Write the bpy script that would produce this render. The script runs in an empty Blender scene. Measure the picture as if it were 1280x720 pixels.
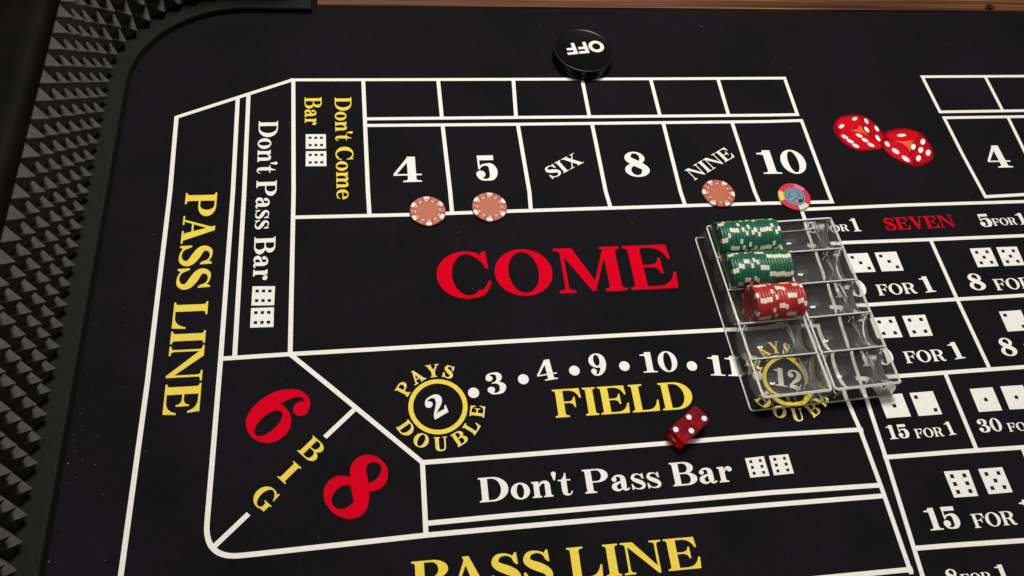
import bpy, math, random
from mathutils import Vector, Matrix
from mathutils.geometry import delaunay_2d_cdt

# ---------------------------------------------------------------- scene, camera, light, exposure (lengths below are in mm)
MM = .001
SC = bpy.context.scene
COL = SC.collection
cam = bpy.data.cameras.new('camera'); cam.lens = 28.744; cam.sensor_width = 36; cam.clip_start = .01; cam.clip_end = 50
co = bpy.data.objects.new('camera', cam); COL.objects.link(co)
co.location = (0, 0, .72792); co.rotation_euler = (.53852, -.11282, -.11751)
SC.camera = co
W = bpy.data.worlds.new('World'); SC.world = W; W.use_nodes = True
bgn = W.node_tree.nodes['Background']; bgn.inputs[0].default_value = (1, .93, .84, 1); bgn.inputs[1].default_value = .045
def area_lamp(name, loc, aim, sx, sy, power, col):
    l = bpy.data.lights.new(name, 'AREA'); l.shape = 'RECTANGLE'; l.size = sx; l.size_y = sy; l.energy = power; l.color = col
    o = bpy.data.objects.new(name, l); COL.objects.link(o); o.location = loc
    o.rotation_euler = (Vector(aim) - Vector(loc)).to_track_quat('-Z', 'Y').to_euler()
    return o
area_lamp('ceiling_lamp', (.26, .95, 1.66), (.32, .45, 0), .42, .42, 31, (1, .975, .935))
area_lamp('overhead_fill', (.45, .55, 2.3), (.45, .50, 0), 1.3, 1.3, 6, (1, .975, .94))  # added soft fill, stands in for bounce off the ceiling
area_lamp('near_fill', (.55, -.8, 1.9), (.30, .40, 0), .9, .6, 1.3, (1, .975, .94))  # added dim fill behind the camera to pick out the puck's near rim
SC.view_settings.view_transform = 'Standard'; SC.view_settings.look = 'None'; SC.view_settings.gamma = 1; SC.view_settings.use_curve_mapping = False
SC.view_settings.exposure = 0
SC.cycles.use_denoising = True; SC.cycles.transparent_max_bounces = 40; SC.cycles.max_bounces = 16; SC.cycles.transmission_bounces = 14
SC.cycles.blur_glossy = .3; SC.cycles.sample_clamp_indirect = 25

LINES = [(4.5, [(-93.0, 723.1), (-220.1, 665.8), (-217.8, 561.0), (-218.6, 339.4), (-222.0, 168.2), (-222.4, 145.2), (-222.9, 111.3)]), (4.5, [(-97.3, 722.4), (33.4, 722.2), (168.3, 722.1), (342.6, 722.1), (527.5, 722.5), (525.7, 657.5)]), (4.5, [(-155.3, 696.6), (-153.7, 559.0), (-154.7, 361.6), (-156.0, 261.6), (-156.8, 207.0), (-156.7, 200.7), (-155.9, 195.3), (-154.5, 190.4), (-152.5, 186.4), (-149.7, 183.0), (-146.4, 180.2), (-142.3, 178.1), (-137.7, 176.7), (-132.4, 176.0), (-126.4, 175.9), (-115.3, 176.0), (28.4, 178.9), (104.2, 179.1), (222.3, 178.8), (346.4, 178.3), (463.8, 177.1)]), (4.5, [(-143.6, 702.1), (-142.0, 558.7), (-142.0, 359.4)]), (4.5, [(-93.5, 723.4), (-90.5, 557.1), (-90.6, 359.6)]), (4.5, [(-12.2, 724.3), (-11.3, 554.6), (-10.6, 522.7)]), (4.5, [(77.4, 723.8), (77.4, 658.3)]), (4.5, [(77.4, 651.0), (78.6, 551.8), (78.4, 521.7)]), (4.5, [(170.0, 723.4), (165.8, 658.9)]), (4.5, [(166.6, 650.8), (167.7, 549.0), (165.9, 521.9)]), (4.5, [(256.9, 722.9), (255.9, 658.3)]), (4.5, [(257.2, 650.7), (256.0, 546.3), (257.7, 522.6)]), (4.5, [(346.0, 723.9), (345.0, 657.7)]), (4.5, [(346.6, 650.5), (344.7, 543.5), (345.9, 522.3)]), (4.5, [(435.8, 724.2), (434.0, 657.8)]), (4.5, [(435.4, 650.5), (435.0, 540.7), (436.7, 522.7)]), (4.5, [(-12.4, 660.3), (161.0, 660.0), (339.8, 659.6), (486.2, 659.3), (528.0, 659.7)]), (4.5, [(-12.4, 650.2), (159.7, 649.3), (337.6, 649.1), (483.1, 648.8), (528.1, 649.8), (526.8, 537.8), (527.1, 521.0)]), (4.5, [(-92.3, 523.4), (32.0, 522.4), (144.8, 523.2), (346.2, 523.7), (436.9, 523.9), (529.3, 523.2)]), (4.5, [(-154.0, 361.2), (-90.4, 362.1), (14.3, 362.5), (125.9, 363.0), (242.5, 363.1), (349.2, 362.9), (452.7, 362.4), (463.3, 244.1), (464.6, 182.3), (464.4, 104.6)]), (4.5, [(-92.0, 363.4), (-56.6, 329.0), (30.5, 243.1)]), (4.5, [(26.7, 244.5), (111.9, 244.6), (235.7, 245.1), (366.0, 245.6), (466.4, 244.0)]), (4.5, [(29.0, 247.0), (28.0, 177.0)]), (4.5, [(28.2, 189.1), (105.4, 189.7), (224.5, 189.7), (349.7, 189.6), (463.8, 187.5)]), (4.5, [(-31.1, 300.7), (-58.2, 275.4)]), (4.5, [(-122.8, 210.7), (-149.6, 185.5)]), (4.5, [(467.3, 108.7), (324.3, 109.9)]), (4.5, [(930.7, 724.9), (725.1, 724.2), (725.4, 661.6), (899.0, 662.5)]), (4.5, [(819.1, 725.4), (817.0, 660.2)]), (4.5, [(893.7, 652.0), (726.9, 651.5), (727.0, 590.6), (729.2, 524.2), (830.4, 527.2)]), (4.5, [(819.5, 652.8), (816.3, 595.2), (812.6, 525.4)]), (4.5, [(824.9, 516.3), (777.8, 515.3), (617.1, 515.4), (485.0, 513.5), (485.6, 415.4), (480.0, 215.0), (474.5, 102.1), (473.4, 77.7)]), (4.5, [(477.3, 463.3), (524.2, 465.6), (631.3, 465.4), (799.4, 466.1)]), (4.5, [(631.2, 467.3), (631.2, 384.3), (632.9, 297.6)]), (4.5, [(477.7, 383.2), (524.3, 383.9), (634.8, 385.2), (758.8, 386.2)]), (4.5, [(477.7, 298.4), (529.5, 298.3), (597.6, 298.9), (714.9, 299.5)]), (4.5, [(579.7, 300.9), (579.3, 211.2)]), (4.5, [(477.4, 214.1), (560.8, 213.7), (670.6, 212.1)]), (4.5, [(630.1, 214.3), (624.6, 124.0)]), (4.5, [(474.0, 126.7), (522.7, 125.7), (625.2, 122.5)])]
OFF_TEXT = ('OFF', 'white', 286.9, 772.1, 237.2, 765.6, 19.5, 0.0)
WORDS = [('COME', 'red', 56.2, 415.5, 314.8, 416.1, 55.8, 0.0), ('FIELD', 'yellow', 158.7, 278.7, 299.0, 278.5, 29.1, 0.0), ("Don't Pass Bar", 'white', 77.9, 203.4, 320.2, 203.1, 22.5, 0.0), ('PASS LINE', 'yellow', 13.8, 129.9, 269.8, 128.4, 27.6, 0.0), ('PASS LINE', 'yellow', -201.5, 558.9, -202.3, 306.7, 31.8, 0.0), ("Don't Pass Bar", 'white', -130.5, 658.4, -128.6, 446.6, 21.2, 0.0), ("Don't Come", 'yellow', -45.9, 694.0, -44.9, 545.3, 19.1, 0.0), ('Bar', 'yellow', -80.3, 694.3, -79.6, 651.6, 19.4, 0.0), ('4', 'white', 17.5, 566.8, 48.8, 566.9, 36.0, 0.0), ('5', 'white', 110.2, 566.3, 134.8, 566.4, 36.4, 0.0), ('SIX', 'white', 196.7, 566.4, 237.6, 589.9, 17.5, 0.0), ('8', 'white', 284.9, 567.4, 314.4, 567.4, 36.3, 0.0), ('NINE', 'white', 365.4, 559.6, 424.7, 594.1, 17.5, 0.0), ('10', 'white', 452.7, 566.9, 512.4, 566.1, 36.1, 0.0), ('4', 'white', 757.2, 568.2, 788.6, 568.2, 35.7, 0.0), ('3', 'white', 96.5, 306.1, 115.1, 308.1, 22.9, 0.0), ('4', 'white', 147.1, 317.1, 167.1, 319.2, 22.2, 0.0), ('9', 'white', 200.9, 320.3, 218.3, 320.9, 23.6, 0.0), ('10', 'white', 253.7, 319.9, 291.7, 319.0, 22.7, 0.0), ('11', 'white', 322.9, 312.5, 357.2, 309.2, 22.6, 0.0), ('12', 'white', 386.9, 296.6, 419.6, 289.9, 21.0, 0.0), ('2', 'white', 43.0, 284.9, 58.4, 293.1, 22.5, 0.0), ('SEVEN', 'red', 582.0, 480.3, 671.9, 481.8, 17.2, 0.0), ('5', 'white', 704.8, 480.1, 720.9, 480.4, 18.6, 0.0), ('FOR', 'white', 721.9, 481.4, 753.8, 482.2, 10.3, 0.0), ('1', 'white', 756.3, 481.7, 768.3, 482.1, 16.5, 0.0), ('5', 'white', 486.7, 479.6, 502.6, 479.9, 18.6, 0.0), ('FOR', 'white', 503.8, 480.6, 535.2, 481.4, 9.4, 0.0), ('1', 'white', 539.6, 480.3, 549.9, 480.5, 18.2, 0.0), ('10', 'white', 490.5, 394.8, 527.6, 394.8, 21.7, 0.0), ('FOR', 'white', 540.1, 394.7, 587.4, 395.4, 13.8, 0.0), ('1', 'white', 596.2, 395.4, 610.4, 396.2, 20.6, 0.0), ('8', 'white', 654.3, 395.6, 673.9, 395.6, 21.5, 0.0), ('FOR', 'white', 685.3, 394.0, 734.1, 394.7, 14.5, 0.0), ('1', 'white', 743.4, 394.8, 757.9, 394.9, 22.5, 0.0), ('10', 'white', 492.4, 311.7, 528.6, 311.9, 20.5, 0.0), ('FOR', 'white', 541.1, 312.1, 588.1, 312.3, 13.6, 0.0), ('1', 'white', 597.0, 312.9, 611.0, 314.0, 19.8, 0.0), ('8', 'white', 655.8, 313.2, 674.7, 313.3, 21.3, 0.0), ('FOR', 'white', 685.8, 312.1, 735.0, 312.4, 13.9, 0.0), ('15', 'white', 490.9, 231.7, 514.0, 231.7, 14.6, 0.0), ('FOR', 'white', 520.2, 230.7, 551.0, 230.8, 9.6, 0.0), ('1', 'white', 555.7, 230.9, 564.7, 231.5, 14.2, 0.0), ('30', 'white', 591.7, 231.1, 618.0, 231.2, 14.2, 0.0), ('FOR', 'white', 623.8, 229.9, 655.9, 229.8, 9.0, 0.0), ('15', 'white', 498.1, 141.0, 531.7, 140.5, 20.9, 0.0), ('FOR', 'white', 544.5, 139.2, 590.0, 138.9, 13.2, 0.0), ('1', 'white', 599.8, 138.7, 613.6, 138.6, 22.6, 0.0), ('8', 'white', 496.0, 90.9, 509.1, 90.3, 14.7, 0.0), ('FOR', 'white', 510.9, 90.8, 541.7, 90.3, 9.2, 0.0), ('1', 'white', 547.8, 89.4, 559.3, 89.4, 15.3, 0.0), ('A', 'red', 573.3, 89.1, 591.5, 88.8, 17.6, 0.0), ('B', 'yellow', -82.7, 264.4, -69.8, 251.1, 19.5, 0.0), ('I', 'yellow', -99.6, 241.6, -92.6, 234.4, 19.5, 0.0), ('G', 'yellow', -123.1, 223.8, -109.5, 209.9, 19.5, 0.0), ('6', 'red', -136.9, 296.5, -107.6, 266.4, 59, 0.0), ('8', 'red', -66.5, 222.9, -36.2, 191.7, 60, 0.0)]
RINGS = [(47.1, 298.4), (403.0, 301.7)]
DOTS = [(82.1, 309.9), (132.2, 320.9), (184.4, 326.8), (236.2, 328.4), (306.4, 324.0), (370.8, 308.5)]
FACES = [('6', [(336.1, 224.3), (355.5, 225.0), (356.0, 205.6), (336.4, 205.2)]), ('6', [(360.8, 224.8), (380.7, 225.1), (380.9, 205.9), (360.3, 205.6)]), ('6r', [(-128.7, 440.0), (-106.7, 439.1), (-107.1, 417.0), (-128.9, 417.8)]), ('6r', [(-129.1, 415.0), (-107.1, 414.7), (-107.0, 392.6), (-129.1, 393.1)]), ('6r', [(-78.5, 638.3), (-56.2, 637.9), (-56.0, 616.6), (-78.3, 616.9)]), ('6r', [(-78.2, 613.4), (-55.7, 613.2), (-55.6, 591.7), (-78.2, 592.0)]), ('3', [(519.3, 450.3), (546.1, 450.5), (547.1, 425.2), (520.3, 425.2)]), ('3', [(554.8, 450.6), (581.9, 450.8), (581.6, 425.2), (554.5, 425.3)]), ('5', [(675.5, 450.9), (702.4, 451.1), (701.7, 425.6), (674.9, 425.2)]), ('5', [(710.1, 451.2), (737.0, 451.1), (735.5, 425.4), (708.5, 425.3)]), ('4', [(521.0, 367.7), (548.0, 367.8), (548.2, 342.6), (521.3, 342.8)]), ('4', [(557.1, 368.1), (584.8, 368.3), (583.8, 342.4), (557.1, 342.3)]), ('2', [(674.7, 367.0), (702.4, 367.6), (701.4, 342.2), (674.2, 342.0)]), ('2', [(711.2, 367.5), (739.2, 367.9), (737.4, 342.4), (709.8, 342.2)]), ('1', [(495.3, 278.6), (522.5, 278.9), (522.9, 253.8), (495.9, 253.7)]), ('2', [(530.9, 278.9), (557.5, 279.2), (557.8, 253.7), (531.3, 253.5)]), ('1', [(599.8, 278.8), (626.5, 278.9), (626.1, 253.0), (599.2, 253.1)]), ('1', [(635.7, 279.1), (662.3, 279.0), (661.1, 252.7), (634.8, 253.3)]), ('6', [(534.9, 195.3), (561.8, 194.7), (560.9, 168.8), (535.2, 169.3)]), ('5', [(572.2, 194.8), (598.7, 194.6), (598.7, 169.4), (572.5, 169.5)])]
ART = {'outline': [[(566.2, 634.7), (570.8, 643.8), (579.4, 653.3), (589.9, 657.3), (602.5, 658.3), (615.6, 656.2), (624.9, 645.8), (629.7, 633.6), (631.2, 625.4), (626.4, 611.8), (620.7, 603.3), (602.8, 599.8), (590.8, 599.5), (581.5, 602.9), (571.6, 612.9), (567.5, 622.9)], [(631.2, 625.4), (642.0, 631.6), (658.6, 634.8), (675.9, 631.4), (685.5, 624.4), (688.5, 610.6), (688.7, 596.1), (686.5, 589.0), (679.9, 582.1), (665.4, 574.5), (654.3, 573.0), (645.4, 577.3), (633.3, 584.9), (626.2, 593.9), (623.2, 601.1), (625.7, 611.8)]], 'face': [[(572.3, 641.6), (581.0, 651.5), (593.7, 655.0), (609.2, 655.4), (605.9, 641.1), (601.8, 636.9), (587.0, 631.4), (576.2, 630.9)], [(614.8, 654.0), (623.5, 643.9), (628.0, 629.1), (629.0, 622.7), (623.5, 611.0), (611.6, 623.9), (607.3, 639.6), (610.5, 649.7)], [(586.4, 629.8), (601.5, 629.5), (610.9, 622.1), (620.6, 609.2), (617.6, 603.0), (591.4, 601.5), (582.1, 604.7), (572.8, 616.5), (571.9, 629.2)], [(636.5, 625.3), (657.7, 632.2), (673.6, 629.6), (679.0, 623.6), (669.4, 614.9), (654.8, 613.1), (642.0, 615.5), (634.5, 619.8)], [(670.6, 614.2), (681.4, 621.7), (686.2, 610.6), (686.5, 595.2), (681.3, 585.6), (666.6, 577.4), (657.4, 580.8), (657.0, 593.2)], [(627.6, 611.8), (632.8, 615.3), (641.3, 613.7), (651.2, 607.7), (654.7, 593.3), (654.4, 580.9), (650.0, 577.5), (635.3, 586.1), (627.6, 595.7), (624.7, 602.9)]], 'star': [[(606.2, 640.5), (605.9, 636.8), (606.5, 630.7), (611.1, 622.6), (603.9, 627.7), (595.6, 630.2), (586.9, 631.3), (597.8, 634.2)], [(641.0, 614.8), (653.3, 613.1), (669.4, 614.2), (664.1, 609.2), (660.1, 603.9), (656.3, 594.1), (655.9, 602.2), (650.7, 610.4)]], 'pip': [[(605.0, 652.8), (604.4, 651.3), (602.9, 649.8), (601.0, 648.7), (599.1, 648.4), (597.8, 648.8), (597.3, 649.9), (597.9, 651.4), (599.4, 652.9), (601.3, 654.0), (603.2, 654.3), (604.5, 653.9)], [(583.2, 641.1), (582.6, 639.5), (581.0, 637.8), (578.9, 636.4), (576.6, 635.8), (575.0, 636.0), (574.4, 637.1), (574.9, 638.7), (576.5, 640.4), (578.6, 641.8), (580.9, 642.4), (582.5, 642.2)], [(616.6, 642.9), (615.3, 642.7), (614.2, 643.7), (613.4, 645.6), (613.3, 647.8), (613.8, 649.9), (614.8, 651.2), (616.1, 651.4), (617.3, 650.4), (618.0, 648.5), (618.1, 646.2), (617.6, 644.2)], [(612.4, 628.5), (611.0, 628.3), (609.7, 629.4), (608.7, 631.4), (608.4, 633.9), (608.8, 636.1), (609.8, 637.6), (611.2, 637.8), (612.6, 636.7), (613.5, 634.7), (613.8, 632.2), (613.4, 630.0)], [(626.3, 629.9), (625.1, 629.8), (623.9, 630.9), (623.1, 633.0), (622.9, 635.5), (623.4, 637.7), (624.4, 639.0), (625.7, 639.1), (626.9, 638.0), (627.7, 635.9), (627.9, 633.4), (627.4, 631.2)], [(622.2, 613.7), (620.9, 613.7), (619.6, 615.0), (618.7, 617.3), (618.5, 620.0), (619.0, 622.4), (620.0, 623.9), (621.4, 624.0), (622.7, 622.7), (623.6, 620.3), (623.8, 617.6), (623.3, 615.2)], [(581.0, 619.1), (579.7, 618.4), (577.7, 618.5), (575.6, 619.5), (574.0, 621.2), (573.3, 623.0), (573.6, 624.5), (574.9, 625.2), (576.9, 625.1), (579.0, 624.1), (580.6, 622.4), (581.4, 620.6)], [(585.9, 612.0), (584.6, 611.3), (582.6, 611.4), (580.5, 612.4), (578.9, 614.1), (578.2, 615.9), (578.5, 617.3), (579.8, 618.1), (581.8, 618.0), (583.9, 616.9), (585.5, 615.3), (586.2, 613.5)], [(590.6, 604.6), (589.3, 603.8), (587.3, 604.0), (585.3, 605.0), (583.6, 606.6), (582.9, 608.4), (583.2, 609.9), (584.6, 610.7), (586.5, 610.5), (588.6, 609.5), (590.2, 607.9), (590.9, 606.1)], [(601.1, 620.9), (599.7, 620.2), (597.8, 620.3), (595.7, 621.3), (594.1, 623.0), (593.3, 624.8), (593.7, 626.3), (595.0, 627.1), (597.0, 626.9), (599.1, 625.9), (600.7, 624.2), (601.5, 622.4)], [(606.3, 613.2), (605.0, 612.5), (603.0, 612.6), (600.9, 613.6), (599.3, 615.3), (598.6, 617.1), (598.9, 618.6), (600.3, 619.3), (602.3, 619.2), (604.4, 618.2), (606.0, 616.5), (606.7, 614.7)], [(611.4, 605.6), (610.0, 604.8), (608.1, 605.0), (606.0, 606.0), (604.4, 607.6), (603.7, 609.4), (604.0, 610.9), (605.4, 611.7), (607.4, 611.5), (609.4, 610.5), (611.0, 608.9), (611.8, 607.1)], [(661.8, 623.2), (660.5, 622.0), (657.8, 621.0), (654.5, 620.5), (651.3, 620.7), (649.2, 621.5), (648.7, 622.6), (650.0, 623.8), (652.7, 624.8), (656.1, 625.3), (659.3, 625.1), (661.4, 624.3)], [(632.2, 605.2), (630.7, 604.7), (629.1, 605.4), (627.9, 607.0), (627.4, 609.2), (627.6, 611.4), (628.6, 612.9), (630.1, 613.4), (631.7, 612.7), (632.9, 611.0), (633.4, 608.8), (633.2, 606.7)], [(640.8, 593.4), (639.1, 592.7), (636.9, 593.3), (634.9, 595.0), (633.5, 597.4), (633.2, 599.9), (634.1, 601.8), (635.8, 602.5), (638.0, 601.9), (640.0, 600.2), (641.3, 597.7), (641.6, 595.3)], [(650.0, 580.6), (648.3, 580.0), (646.0, 580.7), (643.8, 582.6), (642.3, 585.2), (641.9, 587.8), (642.7, 589.7), (644.5, 590.4), (646.8, 589.6), (648.9, 587.7), (650.4, 585.1), (650.8, 582.5)], [(661.4, 599.3), (660.2, 600.3), (660.1, 602.3), (661.0, 604.8), (662.7, 607.0), (664.7, 608.5), (666.6, 608.8), (667.7, 607.7), (667.9, 605.7), (667.0, 603.3), (665.3, 601.0), (663.2, 599.5)], [(677.8, 607.0), (676.7, 608.1), (676.5, 610.1), (677.4, 612.6), (679.2, 614.9), (681.3, 616.4), (683.1, 616.6), (684.3, 615.6), (684.4, 613.6), (683.5, 611.1), (681.8, 608.8), (679.7, 607.3)], [(669.6, 593.9), (668.5, 594.9), (668.3, 596.9), (669.2, 599.4), (670.9, 601.6), (673.0, 603.1), (674.9, 603.3), (676.0, 602.3), (676.2, 600.3), (675.3, 597.9), (673.5, 595.6), (671.5, 594.2)], [(678.0, 589.3), (676.8, 590.3), (676.7, 592.3), (677.6, 594.7), (679.3, 597.0), (681.4, 598.4), (683.3, 598.7), (684.4, 597.6), (684.5, 595.6), (683.6, 593.2), (681.9, 591.0), (679.8, 589.5)], [(661.4, 581.0), (660.3, 582.0), (660.1, 583.9), (661.0, 586.4), (662.7, 588.6), (664.7, 590.0), (666.6, 590.3), (667.7, 589.3), (667.9, 587.3), (667.0, 584.9), (665.3, 582.7), (663.2, 581.2)]]}
# ---------------------------------------------------------------- lettering: heavy bookish serif drawn from strokes
def arc(cx, cy, rx, ry, a0, a1, n=14):
    return [(cx + rx * math.cos(math.radians(a0 + (a1 - a0) * i / n)), cy + ry * math.sin(math.radians(a0 + (a1 - a0) * i / n))) for i in range(n + 1)]
def band(o, i, a0, a1, n=14):
    A, B = arc(*o, a0, a1, n), arc(*i, a0, a1, n)
    return [[A[k], A[k + 1], B[k + 1], B[k]] for k in range(n)]
def ring(o, i): return band(o, i, 0, 360, 32)
def ball(x, y, r): return [arc(x, y, r, r, 0, 360 - 24, 14)]
def stroke(kn, n=5):
    P = []
    for k in range(len(kn) - 1):
        p0, p1, p2, p3 = kn[max(k - 1, 0)], kn[k], kn[k + 1], kn[min(k + 2, len(kn) - 1)]
        for j in range(n + (k == len(kn) - 2)):
            t = j / n
            P.append([.5 * (2 * b + (c - a) * t + (2 * a - 5 * b + 4 * c - d) * t * t + (3 * b - a - 3 * c + d) * t ** 3) for a, b, c, d in zip(p0, p1, p2, p3)])
    L, R = [], []
    for k, q in enumerate(P):
        a, b = P[max(k - 1, 0)], P[min(k + 1, len(P) - 1)]
        dx, dy = b[0] - a[0], b[1] - a[1]; s = math.hypot(dx, dy) or 1
        nx, ny = -dy / s * q[2] / 2, dx / s * q[2] / 2
        L.append((q[0] + nx, q[1] + ny)); R.append((q[0] - nx, q[1] - ny))
    return [[L[k], L[k + 1], R[k + 1], R[k]] for k in range(len(P) - 1)]
def rect(x0, y0, x1, y1): return [[(x0, y0), (x1, y0), (x1, y1), (x0, y1)]]
def q3(a, c, b, n=4): return [((1 - t) ** 2 * a[0] + 2 * t * (1 - t) * c[0] + t * t * b[0], (1 - t) ** 2 * a[1] + 2 * t * (1 - t) * c[1] + t * t * b[1]) for t in [i / n for i in range(n + 1)]]
ST, HL, SF = .235, .062, .052
def foot(x, w, y, l, r, d, k=.075):             # bracketed slab serif, d = +1 at the bottom, -1 at the top
    return [[(x - l, y), (x + w + r, y), (x + w + r, y + d * SF)] + q3((x + w + r, y + d * SF), (x + w, y + d * SF), (x + w, y + d * (SF + k if r else SF)))
            + q3((x, y + d * (SF + k if l else SF)), (x, y + d * SF), (x - l, y + d * SF))]
def stem(x, w=ST, y0=0., y1=1., b=(.09, .09), t=(.09, .09)):
    o = rect(x, y0, x + w, y1)
    if b: o += foot(x, w, y0, b[0], b[1], 1)
    if t: o += foot(x, w, y1, t[0], t[1], -1)
    return o
def arm(x, R, y, d, drop):                       # horizontal arm with a wedge end, d = -1 hangs from the top
    return [[(x, y), (R, y), (R + .03, y + d * drop), (R - .02, y + d * drop)] + q3((R - .02, y + d * drop), (R - .09, y + d * .08), (R - .34, y + d * HL)) + [(x, y + d * HL)]]
def midarm(x, R): return rect(x, .49, R - .1, .545) + [q3((R - .2, .545), (R - .06, .56), (R - .045, .70)) + [(R, .70), (R, .335), (R - .045, .335)] + q3((R - .045, .335), (R - .06, .475), (R - .2, .49))]
def flip(P, w, h): return [[(w - x, h - y) for x, y in q] for q in P]
def scale(P, sx, sy, ox=0, oy=0): return [[(ox + x * sx, oy + y * sy) for x, y in q] for q in P]
def S_shape():
    return (stroke([(.66, .70, .05), (.58, .89, .06), (.40, .967, .075), (.21, .92, .14), (.135, .755, .19), (.22, .62, .235), (.43, .50, .27), (.62, .375, .235), (.69, .23, .19), (.60, .08, .14), (.40, .033, .075), (.19, .10, .06), (.08, .31, .05)])
            + [[(.60, .90), (.665, 1.01), (.715, 1.01), (.735, .65), (.675, .65)], [(.16, .10), (.085, -.01), (.035, -.01), (.02, .36), (.085, .36)]])
def C_shape():
    return (band((.54, .5, .54, .52), (.56, .5, .285, .455), 58, 300, 26) + [[(.70, .962), (.815, .90), (.875, 1.01), (.93, 1.01), (.955, .62), (.90, .62)] + q3((.90, .62), (.86, .80), (.70, .90))])
def six():
    return (ring((.37, .315, .36, .335), (.385, .30, .135, .262)) + stroke([(.125, .30, .24), (.125, .50, .25), (.19, .73, .22), (.33, .925, .13), (.46, .975, .075), (.58, .935, .09), (.66, .84, .07)]) + ball(.585, .795, .125))
def lower_n(x): return stem(x, .2, 0, .47, (.07, .07), None) + stroke([(x - .21, .46, .05), (x - .11, .60, .09), (x + .02, .615, .13), (x + .09, .55, .18), (x + .1, .42, .2)])
def glyphs():
    G = {}
    G['A'] = [[(.40, 1.02), (.575, 1.02), (.965, .02), (.69, .02)], [(.135, .02), (.205, .02), (.53, .88), (.46, .97)]] + rect(.24, .29, .72, .35) + rect(0, 0, .34, SF) + rect(.58, 0, 1.06, SF)
    G['B'] = stem(.09, b=(.09, 0), t=(.09, 0)) + rect(.2, 1 - HL, .52, 1) + rect(.2, .487, .56, .545) + rect(.2, 0, .58, HL) + band((.52, .744, .37, .256), (.50, .744, .155, .196), -90, 90) + band((.55, .272, .42, .272), (.54, .272, .175, .212), -90, 90)
    G['C'] = C_shape() + stroke([(.68, .035, .1), (.80, .09, .10), (.90, .20, .07), (.965, .34, .05)]) + band((.54, .5, .54, .52), (.56, .5, .285, .455), 296, 312, 3)
    G['D'] = stem(.09, b=(.09, 0), t=(.09, 0)) + rect(.2, 1 - HL, .5, 1) + rect(.2, 0, .5, HL) + band((.49, .5, .57, .5), (.47, .5, .325, .438), -90, 90, 20)
    G['E'] = stem(.09, b=(.09, 0), t=(.09, 0)) + arm(.3, .86, 1, -1, .33) + arm(.3, .91, 0, 1, .36) + midarm(.3, .69)
    G['F'] = stem(.09, b=(.09, .12), t=(.09, 0)) + arm(.3, .86, 1, -1, .35) + midarm(.3, .69)
    G['G'] = C_shape() + band((.54, .5, .54, .52), (.56, .5, .285, .455), 298, 326, 5) + stem(.74, .225, .03, .42, None, (.13, .09))
    G['I'] = stem(.09)
    G['L'] = stem(.09, b=(.09, 0), t=(.09, .12)) + arm(.3, .88, 0, 1, .40)
    G['M'] = stem(.12, .066, b=(.12, .12), t=(.12, 0)) + [[(.08, 1), (.36, 1), (.71, .22), (.62, .02)], [(.62, .02), (.68, .02), (1.02, .92), (.98, 1)]] + stem(.96, .235, b=(.09, .09), t=(0, .09)) + rect(.90, 1 - SF, 1.0, 1)
    G['N'] = stem(.12, .066, b=(.12, .12), t=(.12, 0)) + [[(.07, 1), (.34, 1), (1.0, .12), (1.0, -.02), (.94, -.02), (.13, .93)]] + stem(.935, .066, -.02, 1, None, (.13, .13))
    G['O'] = ring((.54, .5, .54, .52), (.54, .5, .285, .455))
    G['P'] = stem(.09, b=(.09, .12), t=(.09, 0)) + rect(.2, 1 - HL, .54, 1) + rect(.2, .43, .54, .487) + band((.53, .716, .41, .285), (.51, .716, .175, .225), -90, 90)
    G['R'] = stem(.09, b=(.09, .10), t=(.09, 0)) + rect(.2, 1 - HL, .54, 1) + rect(.2, .46, .54, .518) + band((.53, .73, .40, .27), (.51, .73, .165, .21), -90, 90) + stroke([(.46, .49, .06), (.62, .42, .2), (.70, .28, .24), (.76, .12, .23), (.88, .025, .11), (1.02, .07, .05)])
    G['S'] = S_shape()
    G['U'] = stem(.09, ST, .30, 1, None) + stroke([(.2075, .36, .235), (.225, .20, .23), (.34, .06, .16), (.53, .025, .085), (.73, .09, .07), (.80, .26, .066), (.803, .40, .066)]) + stem(.77, .066, .3, 1, None, (.12, .12))
    G['V'] = [[(.08, .98), (.35, .98), (.64, .22), (.55, -.02), (.46, -.02)], [(.46, -.02), (.55, -.02), (.92, .98), (.85, .98)]] + rect(0, 1 - SF, .44, 1) + rect(.70, 1 - SF, 1.04, 1)
    G['X'] = [[(.09, .98), (.37, .98), (1.0, .02), (.71, .02)], [(.13, .02), (.21, .02), (.88, .98), (.80, .98)]] + rect(0, 1 - SF, .46, 1) + rect(.66, 1 - SF, 1.0, 1) + rect(0, 0, .36, SF) + rect(.6, 0, 1.08, SF)
    G['Y'] = stem(.41, ST, 0, .47, (.12, .12), None) + [[(.07, .98), (.34, .98), (.62, .44), (.56, .34), (.41, .42)], [(.52, .40), (.64, .44), (.93, .98), (.86, .98)]] + rect(0, 1 - SF, .43, 1) + rect(.72, 1 - SF, 1.04, 1)
    G['o'] = ring((.345, .33, .345, .345), (.345, .33, .135, .285))
    G['n'] = stem(.07, .2, 0, .66, (.07, .07), (.07, 0)) + lower_n(.48)
    G['m'] = stem(.07, .2, 0, .66, (.07, .07), (.07, 0)) + lower_n(.48) + lower_n(.89)
    G['a'] = (stroke([(.09, .50, .05), (.17, .60, .075), (.31, .635, .085), (.43, .58, .15), (.465, .46, .2), (.465, .18, .2), (.49, .06, .13), (.57, .035, .08), (.67, .09, .045)]) + ball(.135, .49, .095)
              + stroke([(.46, .39, .05), (.28, .34, .09), (.13, .25, .17), (.115, .13, .19), (.22, .035, .1), (.35, .06, .06), (.46, .16, .05)]))
    G['e'] = band((.345, .33, .345, .345), (.365, .33, .155, .29), 0, 306, 26) + rect(.15, .32, .67, .375) + stroke([(.50, .04, .11), (.58, .09, .07), (.64, .19, .045)])
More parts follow.
